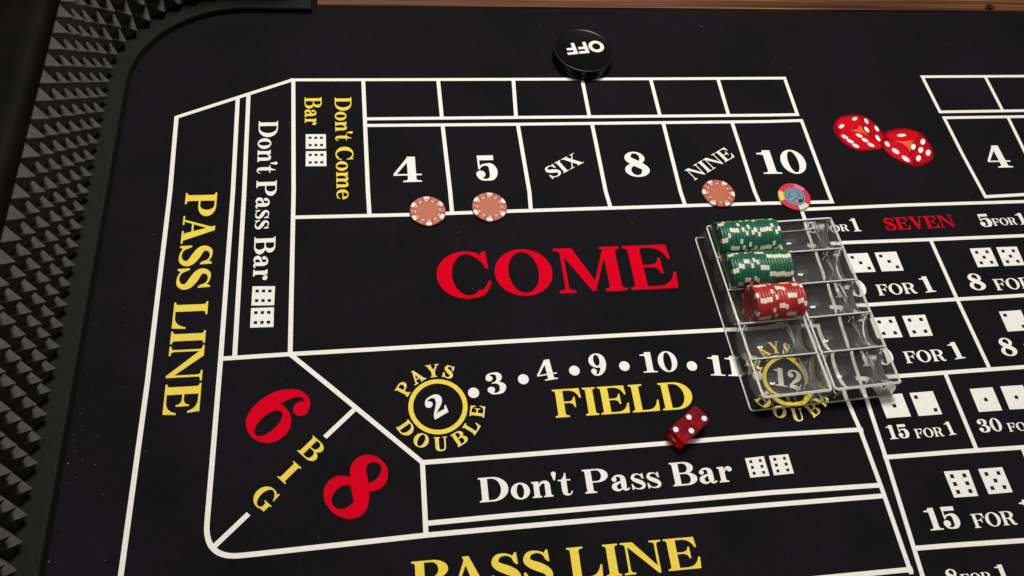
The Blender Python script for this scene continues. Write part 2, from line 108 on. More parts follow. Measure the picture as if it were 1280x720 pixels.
    G['r'] = stem(.07, .2, 0, .66, (.07, .1), (.07, 0)) + stroke([(.26, .42, .05), (.33, .57, .06), (.42, .63, .075), (.50, .60, .1)]) + ball(.475, .54, .105)
    G['s'] = scale(S_shape(), .68, .66)
    G['t'] = [[(.11, .64), (.31, .64), (.31, .93), (.265, .93)] + q3((.265, .93), (.22, .72), (.11, .66))] + rect(0, .605, .46, .66) + stroke([(.21, .64, .2), (.21, .2, .2), (.24, .07, .14), (.34, .025, .07), (.43, .07, .05), (.48, .17, .04)])
    G["'"] = [[(.02, .93), (.20, .93), (.135, .66), (.085, .66)]] + ball(.11, .93, .092)
    G['0'] = ring((.36, .5, .36, .515), (.36, .5, .15, .455))
    G['1'] = stem(.18, .235, 0, 1, (.15, .15), None) + [[(0, .835), (0, .89), (.13, .90), (.27, 1.0), (.41, 1.0), (.41, .74), (.185, .74), (.185, .80), (.10, .825)]]
    G['2'] = ball(.15, .71, .14) + stroke([(.05, .78, .07), (.16, .92, .09), (.33, .965, .085), (.51, .89, .19), (.56, .73, .245), (.47, .54, .21), (.28, .35, .13), (.13, .20, .08), (.07, .05, .08)]) + [[(.03, 0), (.60, 0), (.655, .33), (.60, .33), (.54, .205), (.22, .215), (.05, .10)]]
    G['3'] = (ball(.155, .76, .13) + ball(.14, .235, .14) + stroke([(.06, .82, .06), (.15, .93, .085), (.31, .97, .07), (.48, .91, .16), (.53, .76, .21), (.46, .60, .14), (.32, .535, .06), (.22, .53, .05)])
              + stroke([(.26, .535, .05), (.44, .50, .1), (.565, .38, .21), (.585, .26, .24), (.50, .09, .17), (.32, .033, .07), (.16, .07, .085), (.05, .18, .06)]))
    G['4'] = stem(.40, .24, 0, 1, (.14, .15), None) + rect(0, .255, .80, .315) + [[(0, .255), (.08, .30), (.49, .90), (.60, 1), (.43, 1), (0, .325)]]
    G['5'] = rect(.085, .81, .60, 1) + rect(.085, .45, .145, 1) + stroke([(.10, .46, .05), (.19, .585, .07), (.34, .635, .085), (.50, .57, .2), (.555, .33, .255), (.49, .11, .18), (.32, .033, .07), (.15, .07, .09), (.04, .19, .06)]) + ball(.145, .255, .145)
    G['6'] = six()
    G['9'] = flip(six(), .72, .98)
    G['8'] = (ring((.36, .75, .30, .265), (.375, .765, .135, .185)) + ring((.365, .265, .365, .285), (.34, .245, .16, .195)) + stroke([(.155, .82, .17), (.20, .69, .22), (.37, .535, .26), (.56, .38, .22), (.625, .24, .16)]))
    return G
# ---------------------------------------------------------------- helpers
def inside(x, y, q):
    c = False
    for i in range(len(q)):
        (a, b), (d, e) = q[i - 1], q[i]
        if (b > y) != (e > y) and x < (d - a) * (y - b) / (e - b) + a: c = not c
    return c
def union(polys, eps=1e-4):                      # overlapping outlines -> one flat triangulated sheet
    V, F = [], []
    for q in polys:
        r = [q[0]]
        for v in q[1:]:
            if abs(v[0] - r[-1][0]) + abs(v[1] - r[-1][1]) > eps / 2: r.append(v)
        if abs(r[0][0] - r[-1][0]) + abs(r[0][1] - r[-1][1]) < eps / 2: r.pop()
        F.append(list(range(len(V), len(V) + len(r)))); V += r
    v, e, f, *_ = delaunay_2d_cdt([Vector(a) for a in V], [], F, 0, eps)
    bb = [(min(a[0] for a in q), max(a[0] for a in q), min(a[1] for a in q), max(a[1] for a in q)) for q in polys]
    keep = []
    for t in f:
        x, y = sum(v[i][0] for i in t) / len(t), sum(v[i][1] for i in t) / len(t)
        if any(b[0] <= x <= b[1] and b[2] <= y <= b[3] and inside(x, y, q) for b, q in zip(bb, polys)):
            a, b, c = v[t[0]], v[t[1]], v[t[2]]
            keep.append(t if (b[0] - a[0]) * (c[1] - a[1]) - (b[1] - a[1]) * (c[0] - a[0]) > 0 else t[::-1])
    return [(a[0], a[1]) for a in v], keep
class MB:                                        # collects verts and faces (mm), builds one mesh object
    def __init__(s): s.v, s.f, s.m, s.sm = [], [], [], []
    def add(s, v, f, m=0, smooth=False):
        n = len(s.v); s.v += [tuple(a) for a in v]
        for q in f: s.f.append([n + i for i in q]); s.m.append(m); s.sm.append(smooth)
        return s
    def flat(s, v2, f, z, m=0): return s.add([(a, b, z) for a, b in v2], f, m)
    def box(s, x0, y0, z0, x1, y1, z1, m=0):
        return s.add([(x0, y0, z0), (x1, y0, z0), (x1, y1, z0), (x0, y1, z0), (x0, y0, z1), (x1, y0, z1), (x1, y1, z1), (x0, y1, z1)],
                     [(3, 2, 1, 0), (4, 5, 6, 7), (0, 1, 5, 4), (1, 2, 6, 5), (2, 3, 7, 6), (3, 0, 4, 7)], m)
    def tube(s, a, b, r, n=8, m=0):
        a, b = Vector(a), Vector(b); d = (b - a).normalized(); u = d.orthogonal().normalized(); w = d.cross(u)
        V = [p + (u * math.cos(2 * math.pi * k / n) + w * math.sin(2 * math.pi * k / n)) * r for p in (a, b) for k in range(n)]
        s.add(V, [(k, (k + 1) % n, n + (k + 1) % n, n + k) for k in range(n)], m, True)
        return s.add(V, [list(range(n))[::-1], list(range(n, 2 * n))], m)
    def lathe(s, prof, n=72, m=0, smooth=True, pick=None):   # prof: (r, z[, material]); pick(k) -> keep segment
        for i in range(len(prof) - 1):
            (r0, z0), (r1, z1) = prof[i][:2], prof[i + 1][:2]; mm = prof[i][2] if len(prof[i]) > 2 else m
            for k in range(n):
                mk = mm(k) if callable(mm) else mm
                if pick and not pick(k, i): continue
                c0, s0, c1, s1 = math.cos(2 * math.pi * k / n), math.sin(2 * math.pi * k / n), math.cos(2 * math.pi * (k + 1) / n), math.sin(2 * math.pi * (k + 1) / n)
                q = [(r0 * c0, r0 * s0, z0), (r0 * c1, r0 * s1, z0), (r1 * c1, r1 * s1, z1), (r1 * c0, r1 * s0, z1)]
                if r0 < 1e-6: q = [q[0]] + q[2:]
                elif r1 < 1e-6: q = q[:3]
                s.add(q, [tuple(range(len(q)))[::-1]], mk, smooth)
        return s
    def mesh(s, name, mats):
        me = bpy.data.meshes.new(name); me.from_pydata([(a * MM, b * MM, c * MM) for a, b, c in s.v], [], s.f)
        for x in (mats if isinstance(mats, (list, tuple)) else [mats]): me.materials.append(x)
        me.polygons.foreach_set('material_index', s.m); me.polygons.foreach_set('use_smooth', s.sm)
        return me
    def build(s, name, mats, parent=None, merge=False):
        me = s.mesh(name, mats)
        if merge:
            import bmesh
            b = bmesh.new(); b.from_mesh(me); bmesh.ops.remove_doubles(b, verts=b.verts, dist=1e-6); bmesh.ops.recalc_face_normals(b, faces=b.faces); b.to_mesh(me); b.free()
        return link(name, me, parent)
def link(name, data, parent=None):
    o = bpy.data.objects.new(name, data); COL.objects.link(o)
    if parent: o.parent = parent
    return o
def tag(o, label=None, cat=None, group=None, kind=None):
    for k, v in (('label', label), ('category', cat), ('group', group), ('kind', kind)):
        if v: o[k] = v
    return o
def thing(name, label, cat, loc=(0, 0, 0), rz=0., group=None):
    o = link(name, None); o.location = Vector(loc) * MM; o.rotation_euler = (0, 0, rz)
    return tag(o, label, cat, group)
def rgb(r, g, b):                                # display value -> linear
    return tuple(((c / 255 + .055) / 1.055) ** 2.4 if c > 10 else c / 255 / 12.92 for c in (r, g, b)) + (1,)

# ---------------------------------------------------------------- materials
def mat(name, col, rough=.6, spec=.5, noise=0., nscale=400., bump=0., bscale=900., coat=0., sheen=0.):
    m = bpy.data.materials.new(name); m.use_nodes = True; t = m.node_tree; b = t.nodes['Principled BSDF']
    b.inputs['Base Color'].default_value = col; b.inputs['Roughness'].default_value = rough
    b.inputs['Specular IOR Level'].default_value = spec; b.inputs['Coat Weight'].default_value = coat; b.inputs['Sheen Weight'].default_value = sheen
    if noise or bump:
        tc = t.nodes.new('ShaderNodeTexCoord')
    if noise:
        n = t.nodes.new('ShaderNodeTexNoise'); n.inputs['Scale'].default_value = nscale; n.inputs['Detail'].default_value = 5
        r = t.nodes.new('ShaderNodeMapRange'); r.inputs[1].default_value = .3; r.inputs[2].default_value = .7; r.inputs[3].default_value = 1 - noise; r.inputs[4].default_value = 1 + noise
        x = t.nodes.new('ShaderNodeMix'); x.data_type = 'RGBA'; x.blend_type = 'MULTIPLY'; x.inputs[0].default_value = 1; x.inputs[6].default_value = col
        t.links.new(tc.outputs['Object'], n.inputs['Vector']); t.links.new(n.outputs[0], r.inputs[0]); t.links.new(r.outputs[0], x.inputs[7]); t.links.new(x.outputs[2], b.inputs['Base Color'])
    if bump:
        n = t.nodes.new('ShaderNodeTexNoise'); n.inputs['Scale'].default_value = bscale; n.inputs['Detail'].default_value = 3
        u = t.nodes.new('ShaderNodeBump'); u.inputs['Strength'].default_value = bump; u.inputs['Distance'].default_value = .0006
        t.links.new(tc.outputs['Object'], n.inputs['Vector']); t.links.new(n.outputs[0], u.inputs['Height']); t.links.new(u.outputs[0], b.inputs['Normal'])
    return m
M_MAT = mat('black_felt', (.0070, .0060, .0076, 1), .9, .10, .40, 900, .5, 1500)
def felt():
    t = M_MAT.node_tree; bs = t.nodes['Principled BSDF']; tc = t.nodes.new('ShaderNodeTexCoord')
    def nz(s, d): n = t.nodes.new('ShaderNodeTexNoise'); n.inputs['Scale'].default_value = s; n.inputs['Detail'].default_value = d; t.links.new(tc.outputs['Object'], n.inputs['Vector']); return n
    big, mid = nz(9, 3), nz(130, 4)
    r1 = t.nodes.new('ShaderNodeValToRGB'); r1.color_ramp.elements[0].position = .35; r1.color_ramp.elements[1].position = .68
    r1.color_ramp.elements[0].color = (.0052, .0048, .0052, 1); r1.color_ramp.elements[1].color = (.0084, .0068, .0094, 1)
    m1 = t.nodes.new('ShaderNodeMapRange'); m1.inputs[1].default_value = .3; m1.inputs[2].default_value = .7; m1.inputs[3].default_value = .86; m1.inputs[4].default_value = 1.16
    x = t.nodes.new('ShaderNodeMix'); x.data_type = 'RGBA'; x.blend_type = 'MULTIPLY'; x.inputs[0].default_value = 1
    old = bs.inputs['Base Color'].links[0].from_node; y = t.nodes.new('ShaderNodeMix'); y.data_type = 'RGBA'; y.blend_type = 'MULTIPLY'; y.inputs[0].default_value = 1
    t.links.new(big.outputs[0], r1.inputs[0]); t.links.new(mid.outputs[0], m1.inputs[0]); t.links.new(r1.outputs[0], x.inputs[6]); t.links.new(m1.outputs[0], x.inputs[7])
    fine = old.inputs[7].links[0].from_socket
    t.links.new(x.outputs[2], y.inputs[6]); t.links.new(fine, y.inputs[7]); t.links.new(y.outputs[2], bs.inputs['Base Color'])
felt()
M_WHITE = mat('white_print', (.84, .82, .76, 1), .85, .1, .06, 300, .14, 1200)
M_YELLOW = mat('yellow_print', (.84, .64, .080, 1), .85, .1, .08, 300, .14, 1200)
M_RED = mat('red_print', (.64, .0008, .015, 1), .9, .03, .08, 300, .14, 1200)
M_PIP = mat('black_print', (.008, .007, .008, 1), .85, .2)
M_ART = [mat('art_dark_red', (.24, .002, .008, 1), .9, .05), mat('art_red', (.60, .004, .014, 1), .9, .05, .12, 60), mat('art_deep_red', (.44, .003, .012, 1), .9, .05, .15, 60), mat('art_orange', (.80, .10, .02, 1), .8, .2), M_WHITE]
M_RUBBER = mat('black_rubber', (.0080, .0080, .0066, 1), .75, .2, .2, 160, .4, 1200)
M_FOAM = mat('black_foam', (.058, .057, .054, 1), .75, .25, .22, 220, .5, 1400)
M_PAINT = mat('black_paint', (.0028, .0026, .0020, 1), .65, .08, .5, 60, .3, 160)
M_BLACK = mat('black_plastic', (.0025, .0025, .0022, 1), .32, .22)
M_RIMLIT = mat('lit_black_rim', (.028, .029, .027, 1), .5, .4, .5, 120)  # rim highlight painted in: paler grey on the puck's bevels
M_OFFW = mat('white_letter', (.82, .80, .74, 1), .5, .3)
M_CREAM = mat('cream_spot', (.76, .70, .55, 1), .42, .5, .08, 300)
M_CHIPR = mat('red_chip', (.42, .022, .018, 1), .40, .5, .08, 300)
M_CHIPF = mat('red_chip_face', (.37, .060, .040, 1), .55, .5, .05, 300)
M_MARK = mat('chip_mark', (.66, .34, .22, 1), .5, .3)
M_INLAY = mat('salmon_inlay', (.45, .112, .052, 1), .6, .5, .04, 300)
M_CHIPG = mat('green_chip', (.012, .125, .064, 1), .40, .5, .08, 300)
M_CHIPGF = mat('green_chip_inlay', (.01, .10, .05, 1), .42, .5)
M_CHIPRF = mat('red_chip_inlay', (.34, .018, .015, 1), .42, .5)
M_MULTI = mat('raspberry_chip', (.62, .014, .05, 1), .5, .5)
M_PINK = mat('pink_spot', (.80, .14, .20, 1), .42, .5)
M_LIME = mat('yellow_spot', (.72, .58, .12, 1), .42, .5)
M_BLUE = [mat('slate_sticker', (.075, .19, .26, 1), .3, .5), mat('pale_sticker', (.30, .42, .46, 1), .3, .5), mat('ink_sticker', (.02, .03, .05, 1), .3, .5), mat('rose_sticker', (.55, .20, .20, 1), .3, .5)]
M_DUST = mat('dust', (.45, .42, .36, 1), .9, .1)
def vary(m, k=.16):                              # each chip a little lighter or darker than the next
    t = m.node_tree; bs = t.nodes['Principled BSDF']; src = bs.inputs['Base Color'].links[0].from_socket
    oi = t.nodes.new('ShaderNodeObjectInfo'); r = t.nodes.new('ShaderNodeMapRange'); r.inputs[3].default_value = 1 - k; r.inputs[4].default_value = 1 + k
    x = t.nodes.new('ShaderNodeMix'); x.data_type = 'RGBA'; x.blend_type = 'MULTIPLY'; x.inputs[0].default_value = 1
    t.links.new(oi.outputs['Random'], r.inputs[0]); t.links.new(src, x.inputs[6]); t.links.new(r.outputs[0], x.inputs[7]); t.links.new(x.outputs[2], bs.inputs['Base Color'])
for m_ in (M_CHIPR, M_CHIPG): vary(m_)
vary(M_CREAM, .1)
def clear_plastic(name, haze):
    m = bpy.data.materials.new(name); m.use_nodes = True; t = m.node_tree; t.nodes.clear()
    o = t.nodes.new('ShaderNodeOutputMaterial'); tr = t.nodes.new('ShaderNodeBsdfRefraction'); tr.inputs[0].default_value = (.995, .995, .99, 1); tr.inputs['IOR'].default_value = 1.49; tr.inputs['Roughness'].default_value = .0
    gl = t.nodes.new('ShaderNodeBsdfGlossy'); gl.inputs['Roughness'].default_value = .05; gl.inputs[0].default_value = (1, 1, 1, 1)
    df = t.nodes.new('ShaderNodeBsdfDiffuse'); df.inputs[0].default_value = (.84, .83, .78, 1)
    fr = t.nodes.new('ShaderNodeFresnel'); fr.inputs[0].default_value = 1.49
    a = t.nodes.new('ShaderNodeMixShader'); b = t.nodes.new('ShaderNodeMixShader'); b.inputs[0].default_value = haze
    cl = t.nodes.new('ShaderNodeBsdfTransparent'); cl.inputs[0].default_value = (.985, .985, .975, 1); th = t.nodes.new('ShaderNodeMixShader'); th.inputs[0].default_value = .0
    t.links.new(tr.outputs[0], th.inputs[1]); t.links.new(cl.outputs[0], th.inputs[2])
    t.links.new(fr.outputs[0], a.inputs[0]); t.links.new(th.outputs[0], a.inputs[1]); t.links.new(gl.outputs[0], a.inputs[2])
    t.links.new(a.outputs[0], b.inputs[1]); t.links.new(df.outputs[0], b.inputs[2]); t.links.new(b.outputs[0], o.inputs[0])
    return m
M_CLEAR = clear_plastic('clear_plastic', .034); M_EDGE = clear_plastic('clear_plastic_edge', .78)
def red_acrylic():
    m = bpy.data.materials.new('red_acrylic'); m.use_nodes = True; t = m.node_tree; t.nodes.clear()
    o = t.nodes.new('ShaderNodeOutputMaterial'); tr = t.nodes.new('ShaderNodeBsdfTransparent'); tr.inputs[0].default_value = (.78, .035, .09, 1)
    gl = t.nodes.new('ShaderNodeBsdfGlass'); gl.inputs['IOR'].default_value = 1.49; gl.inputs['Roughness'].default_value = .03; gl.inputs[0].default_value = (.85, .05, .11, 1)
    df = t.nodes.new('ShaderNodeBsdfDiffuse'); df.inputs[0].default_value = (.62, .04, .075, 1)
    a = t.nodes.new('ShaderNodeMixShader'); a.inputs[0].default_value = .45; b = t.nodes.new('ShaderNodeMixShader'); b.inputs[0].default_value = .22
    t.links.new(gl.outputs[0], a.inputs[1]); t.links.new(tr.outputs[0], a.inputs[2]); t.links.new(a.outputs[0], b.inputs[1]); t.links.new(df.outputs[0], b.inputs[2]); t.links.new(b.outputs[0], o.inputs[0])
    return m
M_DIE = red_acrylic()
def wood():
    m = bpy.data.materials.new('pine_board'); m.use_nodes = True; t = m.node_tree; b = t.nodes['Principled BSDF']
    tc = t.nodes.new('ShaderNodeTexCoord'); mp = t.nodes.new('ShaderNodeMapping'); mp.inputs['Scale'].default_value = (1.6, 210, 10)
    n = t.nodes.new('ShaderNodeTexNoise'); n.inputs['Scale'].default_value = 1.6; n.inputs['Detail'].default_value = 6; n.inputs['Distortion'].default_value = .6
    mp2 = t.nodes.new('ShaderNodeMapping'); mp2.inputs['Scale'].default_value = (5, 620, 10)
    n2 = t.nodes.new('ShaderNodeTexNoise'); n2.inputs['Scale'].default_value = 1; n2.inputs['Detail'].default_value = 4
    cr = t.nodes.new('ShaderNodeValToRGB'); e = cr.color_ramp.elements
    e[0].position = .32; e[0].color = rgb(40, 19, 8); e[1].position = .72; e[1].color = rgb(158, 106, 62)
    x = e.new(.46); x.color = rgb(70, 39, 18); x = e.new(.58); x.color = rgb(112, 70, 38)
    k = t.nodes.new('ShaderNodeMix'); k.data_type = 'RGBA'; k.blend_type = 'OVERLAY'; k.inputs[0].default_value = .95
    t.links.new(tc.outputs['Object'], mp.inputs[0]); t.links.new(mp.outputs[0], n.inputs['Vector']); t.links.new(n.outputs[0], cr.inputs[0])
    t.links.new(tc.outputs['Object'], mp2.inputs[0]); t.links.new(mp2.outputs[0], n2.inputs['Vector'])
    t.links.new(cr.outputs[0], k.inputs[6]); t.links.new(n2.outputs[0], k.inputs[7]); t.links.new(k.outputs[2], b.inputs['Base Color'])
    b.inputs['Roughness'].default_value = .5
    u = t.nodes.new('ShaderNodeBump'); u.inputs['Strength'].default_value = .3; u.inputs['Distance'].default_value = .0005
    t.links.new(n2.outputs[0], u.inputs['Height']); t.links.new(u.outputs[0], b.inputs['Normal'])
    return m
M_WOOD = wood()
M_KNOT = mat('pine_knot', rgb(44, 24, 14), .5, .4, .5, 300)

# ---------------------------------------------------------------- the table: top, corner bumper, rail, board
table = thing('craps_table', 'black craps table with pyramid foam bumper at its corner and pine board edge', 'table')
def path(step=10.):                              # boundary of the playing bed: (x, y, outward normal)
    P = []
    y = -120.
    while y < 711: P.append((-284.4 + (y + 60) * .0105, y, -1., 0.)); y += step
    n = int(126 * math.pi / 2 / step)
    for k in range(n + 1):
        a = math.pi - math.pi / 2 * k / n
        P.append((-150.3 + 126 * math.cos(a), 711 + 126 * math.sin(a), math.cos(a), math.sin(a)))
    x = -140.
    while x < -73: P.append((x, 837., 0., 1.)); x += step
    P.append((-73., 837., 0., 1.))
    return P
def sweep(prof, P, mb, m=0, smooth=True, caps=True):
    n = len(prof)
    V = [(x + nx * o, y + ny * o, z) for x, y, nx, ny in P for o, z in prof]
    mb.add(V, [(i * n + k, (i + 1) * n + k, (i + 1) * n + (k + 1) % n, i * n + (k + 1) % n) for i in range(len(P) - 1) for k in range(n)], m, smooth)
    if caps: mb.add(V[:n] , [list(range(n))[::-1]], m); mb.add(V[-n:], [list(range(n))], m)
PT = path(8.)
MB().box(-420, -160, -40, 1150, 1000, -4.2).build('tabletop', M_PAINT, table)
mb = MB(); sweep([(1.2, -4), (1.2, 5.2), (1.8, 6.6), (3.2, 7.4), (30, 8.5), (30, -4)], PT, mb, smooth=False); mb.build('rubber_lip', M_RUBBER, table)
mb = MB()
PITCH, PZ, ROWS, Z0 = 21.9, 21.9, 6, 8.6
base, acc = [PT[0]], 0.
def at_len(P, off, pitch):                        # resample so that steps measured at the given offset equal pitch
    out, acc = [P[0]], 0.
    for a, b in zip(P, P[1:]):
        A = Vector((a[0] + a[2] * off, a[1] + a[3] * off)); B = Vector((b[0] + b[2] * off, b[1] + b[3] * off)); L = (B - A).length; s = 0.
        while acc + (L - s) >= pitch:
            s += pitch - acc; acc = 0.; t = s / L
            nx, ny = a[2] + (b[2] - a[2]) * t, a[3] + (b[3] - a[3]) * t; h = math.hypot(nx, ny)
            out.append((a[0] + (b[0] - a[0]) * t, a[1] + (b[1] - a[1]) * t, nx / h, ny / h))
        acc += L - s
    return out
G1 = at_len(path(1.), 18, PITCH / 2)
rnd = random.Random(5)
nb = (len(G1) - 1) // 2
for i in range(nb):
    a, t, b = G1[2 * i], G1[2 * i + 1], G1[2 * i + 2]
    for j in range(ROWS):
        z0, z1 = Z0 + j * PZ, Z0 + (j + 1) * PZ
        q = [(p[0] + p[2] * 26.5, p[1] + p[3] * 26.5, z) for p, z in ((a, z0), (b, z0), (b, z1), (a, z1))]
        dz, dt = rnd.uniform(-.5, .5), rnd.uniform(-.5, .5)
        tip = (t[0] + t[2] * (12.2 + dt), t[1] + t[3] * (12.2 + dt), (z0 + z1) / 2 + dz)
        mb.add(q + [tip], [(0, 1, 4), (1, 2, 4), (2, 3, 4), (3, 0, 4)])
mb.build('pyramid_bumper', M_FOAM, table)
mb = MB(); sweep([(30.2, -4), (30.2, 8), (26.7, 8), (26.7, 140.6), (48, 140.6), (48, -4)], PT, mb, smooth=False); mb.build('side_board', M_PAINT, table)
prof = [(23, 140.8), (21.5, 142), (21.5, 146)] + [(21.5 + 14 * (1 - math.cos(a)), 146 + 12 * math.sin(a)) for a in (.3, .6, .9, 1.2, 1.57)] + [(112, 158), (118, 155), (120, 149), (120, 140.8)]
mb = MB(); sweep(prof, PT, mb); mb.build('rail_cap', M_PAINT, table)
# board along the far side, its near edge slightly out of square
mb = MB(); y0, y1 = 850.2, 853.6
V = [(-66, y0, -4), (1150, y1, -4), (1150, y1 + 180, -4), (-66, y0 + 180, -4)]
mb.add([(x, y, -4.1) for x, y, _ in V] + [(x, y + (.8 if i < 2 else 0), .6) for i, (x, y, _) in enumerate(V)], [(3, 2, 1, 0), (4, 5, 6, 7), (0, 1, 5, 4), (1, 2, 6, 5), (2, 3, 7, 6), (3, 0, 4, 7)])
brd = mb.build('pine_board', M_WOOD, table)
mb = MB()
for cx, cy, rx, ry in ((889, 862, 7, 6), (884, 857.5, 6, 3.5)): mb.add([(cx + rx * math.cos(a * .5236), cy + ry * math.sin(a * .5236), .75) for a in range(12)], [list(range(12))])
mb.build('knot', M_KNOT, brd)

# ---------------------------------------------------------------- the printed mat
mat_o = thing('layout_mat', 'black craps layout mat printed with white boxes and yellow and red lettering', 'table mat')
mb = MB()
edge = [(x - nx * .3, y - ny * .3) for x, y, nx, ny in PT] + [(-72., 849.4), (1140., 852.6), (1140., -150.), (-285., -150.)]
inner = [(x - nx * 1.5, y - ny * 1.5) for x, y, nx, ny in PT] + [(-72., 848.2), (1138., 851.4), (1138., -148.), (-283., -148.)]
n = len(edge)
mb.add([(x, y, 0) for x, y in inner], [list(range(n))[::-1]])
mb.add([(x, y, 0) for x, y in inner] + [(x, y, -1) for x, y in edge] + [(x, y, -4) for x, y in edge], [(k, (k + 1) % n, n + (k + 1) % n, n + k) for k in range(n)] + [(n + k, n + (k + 1) % n, 2 * n + (k + 1) % n, 2 * n + k) for k in range(n)])
mb.build('mat_sheet', M_MAT, mat_o, merge=True)
ZP = .22
def strip(P, w):                                  # mitred quads along a polyline
    P = [Vector(q) for q in P]; L, R = [], []
    for i, q in enumerate(P):
        d0 = (q - P[i - 1]).normalized() if i else (P[1] - q).normalized()
        d1 = (P[i + 1] - q).normalized() if i < len(P) - 1 else d0
        t = (d0 + d1).normalized(); nrm = Vector((-t.y, t.x)); k = w / 2 / max(.4, nrm.dot(Vector((-d1.y, d1.x))))
        L.append(q + nrm * k); R.append(q - nrm * k)
    return [[tuple(L[i]), tuple(L[i + 1]), tuple(R[i + 1]), tuple(R[i])] for i in range(len(P) - 1)]
polys = []
for w, P in LINES: polys += strip(P, w)
v, f = union(polys, 1e-3); MB().flat(v, f, ZP).build('printed_border', M_WHITE, mat_o)
GL = glyphs(); GM = {}
for ch in GL:
    v, f = union(GL[ch]); x0 = min(a for a, b in v); GM[ch] = ([(a - x0, b) for a, b in v], f, max(a for a, b in v) - x0)
TRACK, SPACE = .075, .36
KERN = {'PA': -.10, 'AY': -.14, "n'": -.06, "'t": -.04, 'FO': -.02, 'BI': 0}
def set_word(t, ls=0.):
    V, F, x, prev = [], [], 0., ''
    for ch in t:
        if ch == ' ': x += SPACE; prev = ''; continue
        x += KERN.get(prev + ch, 0)
        v, f, w = GM[ch]; n = len(V)
        V += [(x + a, b) for a, b in v]; F += [[n + i for i in q] for q in f]
        x += w + TRACK + ls; prev = ch
    return V, F, x - TRACK - ls
COLS = {'white': M_WHITE, 'yellow': M_YELLOW, 'red': M_RED}
def word(t, col, ax, ay, bx, by, h, ls, z=ZP, parent=None, name='lettering', m=None):
    V, F, w = set_word(t, ls)
    u = Vector((bx - ax, by - ay)); L = u.length; u /= L; nn = Vector((-u.y, u.x))
    P = [(ax + u.x * x / w * L + nn.x * y * h, ay + u.y * x / w * L + nn.y * y * h) for x, y in V]
    o = MB().flat(P, F, z).build(name, m or COLS[col], parent or mat_o)
    return o
for t in WORDS:
    o = word(*t)
    if len(t[0]) > 2 or t[1] == 'red': o['label'] = '%s printed %s %s' % (t[1], 'number' if t[0].isdigit() else 'lettering reading', t[0])
for cx, cy in RINGS:
    v, f = union(ring((cx, cy, 28.1, 28.1), (cx, cy, 23.6, 23.6)), 1e-3)
    MB().flat(v, f, ZP).build('printed_ring', M_YELLOW, mat_o)
    for ch, a in zip('PAYSDOUBLE', (147, 120, 94.3, 70.5, -147.4, -119.3, -90.8, -62, -37.5, -11.5)):
        if ch in 'P' or (ch == 'D'): yl, wl = MB(), MB()
        top = a > 0; ar = math.radians(a); V, F, w = GM[ch]
        s = 13.4; r0 = 30.6
        up = Vector((math.cos(ar), math.sin(ar))) * (1 if top else -1); rt = Vector((up.y, -up.x))
        o = Vector((cx, cy)) + Vector((math.cos(ar), math.sin(ar))) * (r0 if top else r0 + s)
        P = [o + rt * (x - w / 2) * s * .92 + up * y * s for x, y in V]
        yl.flat([tuple(p) for p in P], F, ZP); wl.flat([(p.x + .55, p.y - .1) for p in P], F, ZP - .08)
        if (ch == 'S') or (ch == 'E'): wl.build('lettering_underprint', M_WHITE, mat_o); yl.build('lettering', M_YELLOW, mat_o)
for x, y in DOTS: MB().flat(arc(x, y, 5.4, 5.4, 0, 345, 23), [list(range(24))], ZP).build('printed_dot', M_WHITE, mat_o)
GRID = {'1': [(.5, .5)], '2': [(.2, .2), (.8, .8)], '3': [(.22, .2), (.5, .5), (.78, .8)], '4': [(.25, .22), (.75, .22), (.25, .78), (.75, .78)],
        '5': [(.25, .22), (.75, .22), (.25, .78), (.75, .78), (.5, .5)], '6': [(x, y) for x in (.25, .75) for y in (.2, .5, .8)], '6r': [(x, y) for x in (.22, .5, .78) for y in (.25, .75)]}
for k, (a, b, c, d) in FACES:
    a, b, c, d = map(Vector, (a, b, c, d)); mb = MB()
    mb.flat([tuple(d), tuple(c), tuple(b), tuple(a)], [(0, 1, 2, 3)], ZP)
    for x, y in GRID[k]:
        o = a.lerp(b, x).lerp(d.lerp(c, x), y); e1 = (b - a) * .075; e2 = (a - d) * .075
        mb.flat([tuple(o - e1 - e2), tuple(o + e1 - e2), tuple(o + e1 + e2), tuple(o - e1 + e2)], [(0, 1, 2, 3)], ZP + .12, 1)
    mb.build('printed_die_face', [M_WHITE, M_PIP], mat_o)
mb = MB()
def smooth(q, n=4):
    o = []
    for i in range(len(q)):
        p0, p1, p2, p3 = q[i - 1], q[i], q[(i + 1) % len(q)], q[(i + 2) % len(q)]
        for j in range(n):
            t = j / n; o.append(tuple(.5 * (2 * b_ + (c - a) * t + (2 * a - 5 * b_ + 4 * c - d) * t * t + (3 * b_ - a - 3 * c + d) * t ** 3) for a, b_, c, d in zip(p0, p1, p2, p3)))
    return o
def poly(q, z, m):
    v, f = union([smooth(q) if m < 3 else q], 1e-3); mb.flat(v, f, z, m)
for i, q in enumerate(ART['outline']): poly(q, ZP + i * .05, 0)
for i, q in enumerate(ART['face']): poly(q, ZP + .12, (1, 2, 1, 1, 2, 1)[i])
for q in ART['star']: poly(q, ZP + .2, 3)
for q in ART['pip']: poly(q, ZP + .28, 4)
tag(mb.build('dice_picture', M_ART, mat_o), 'printed picture of two tumbling red dice')

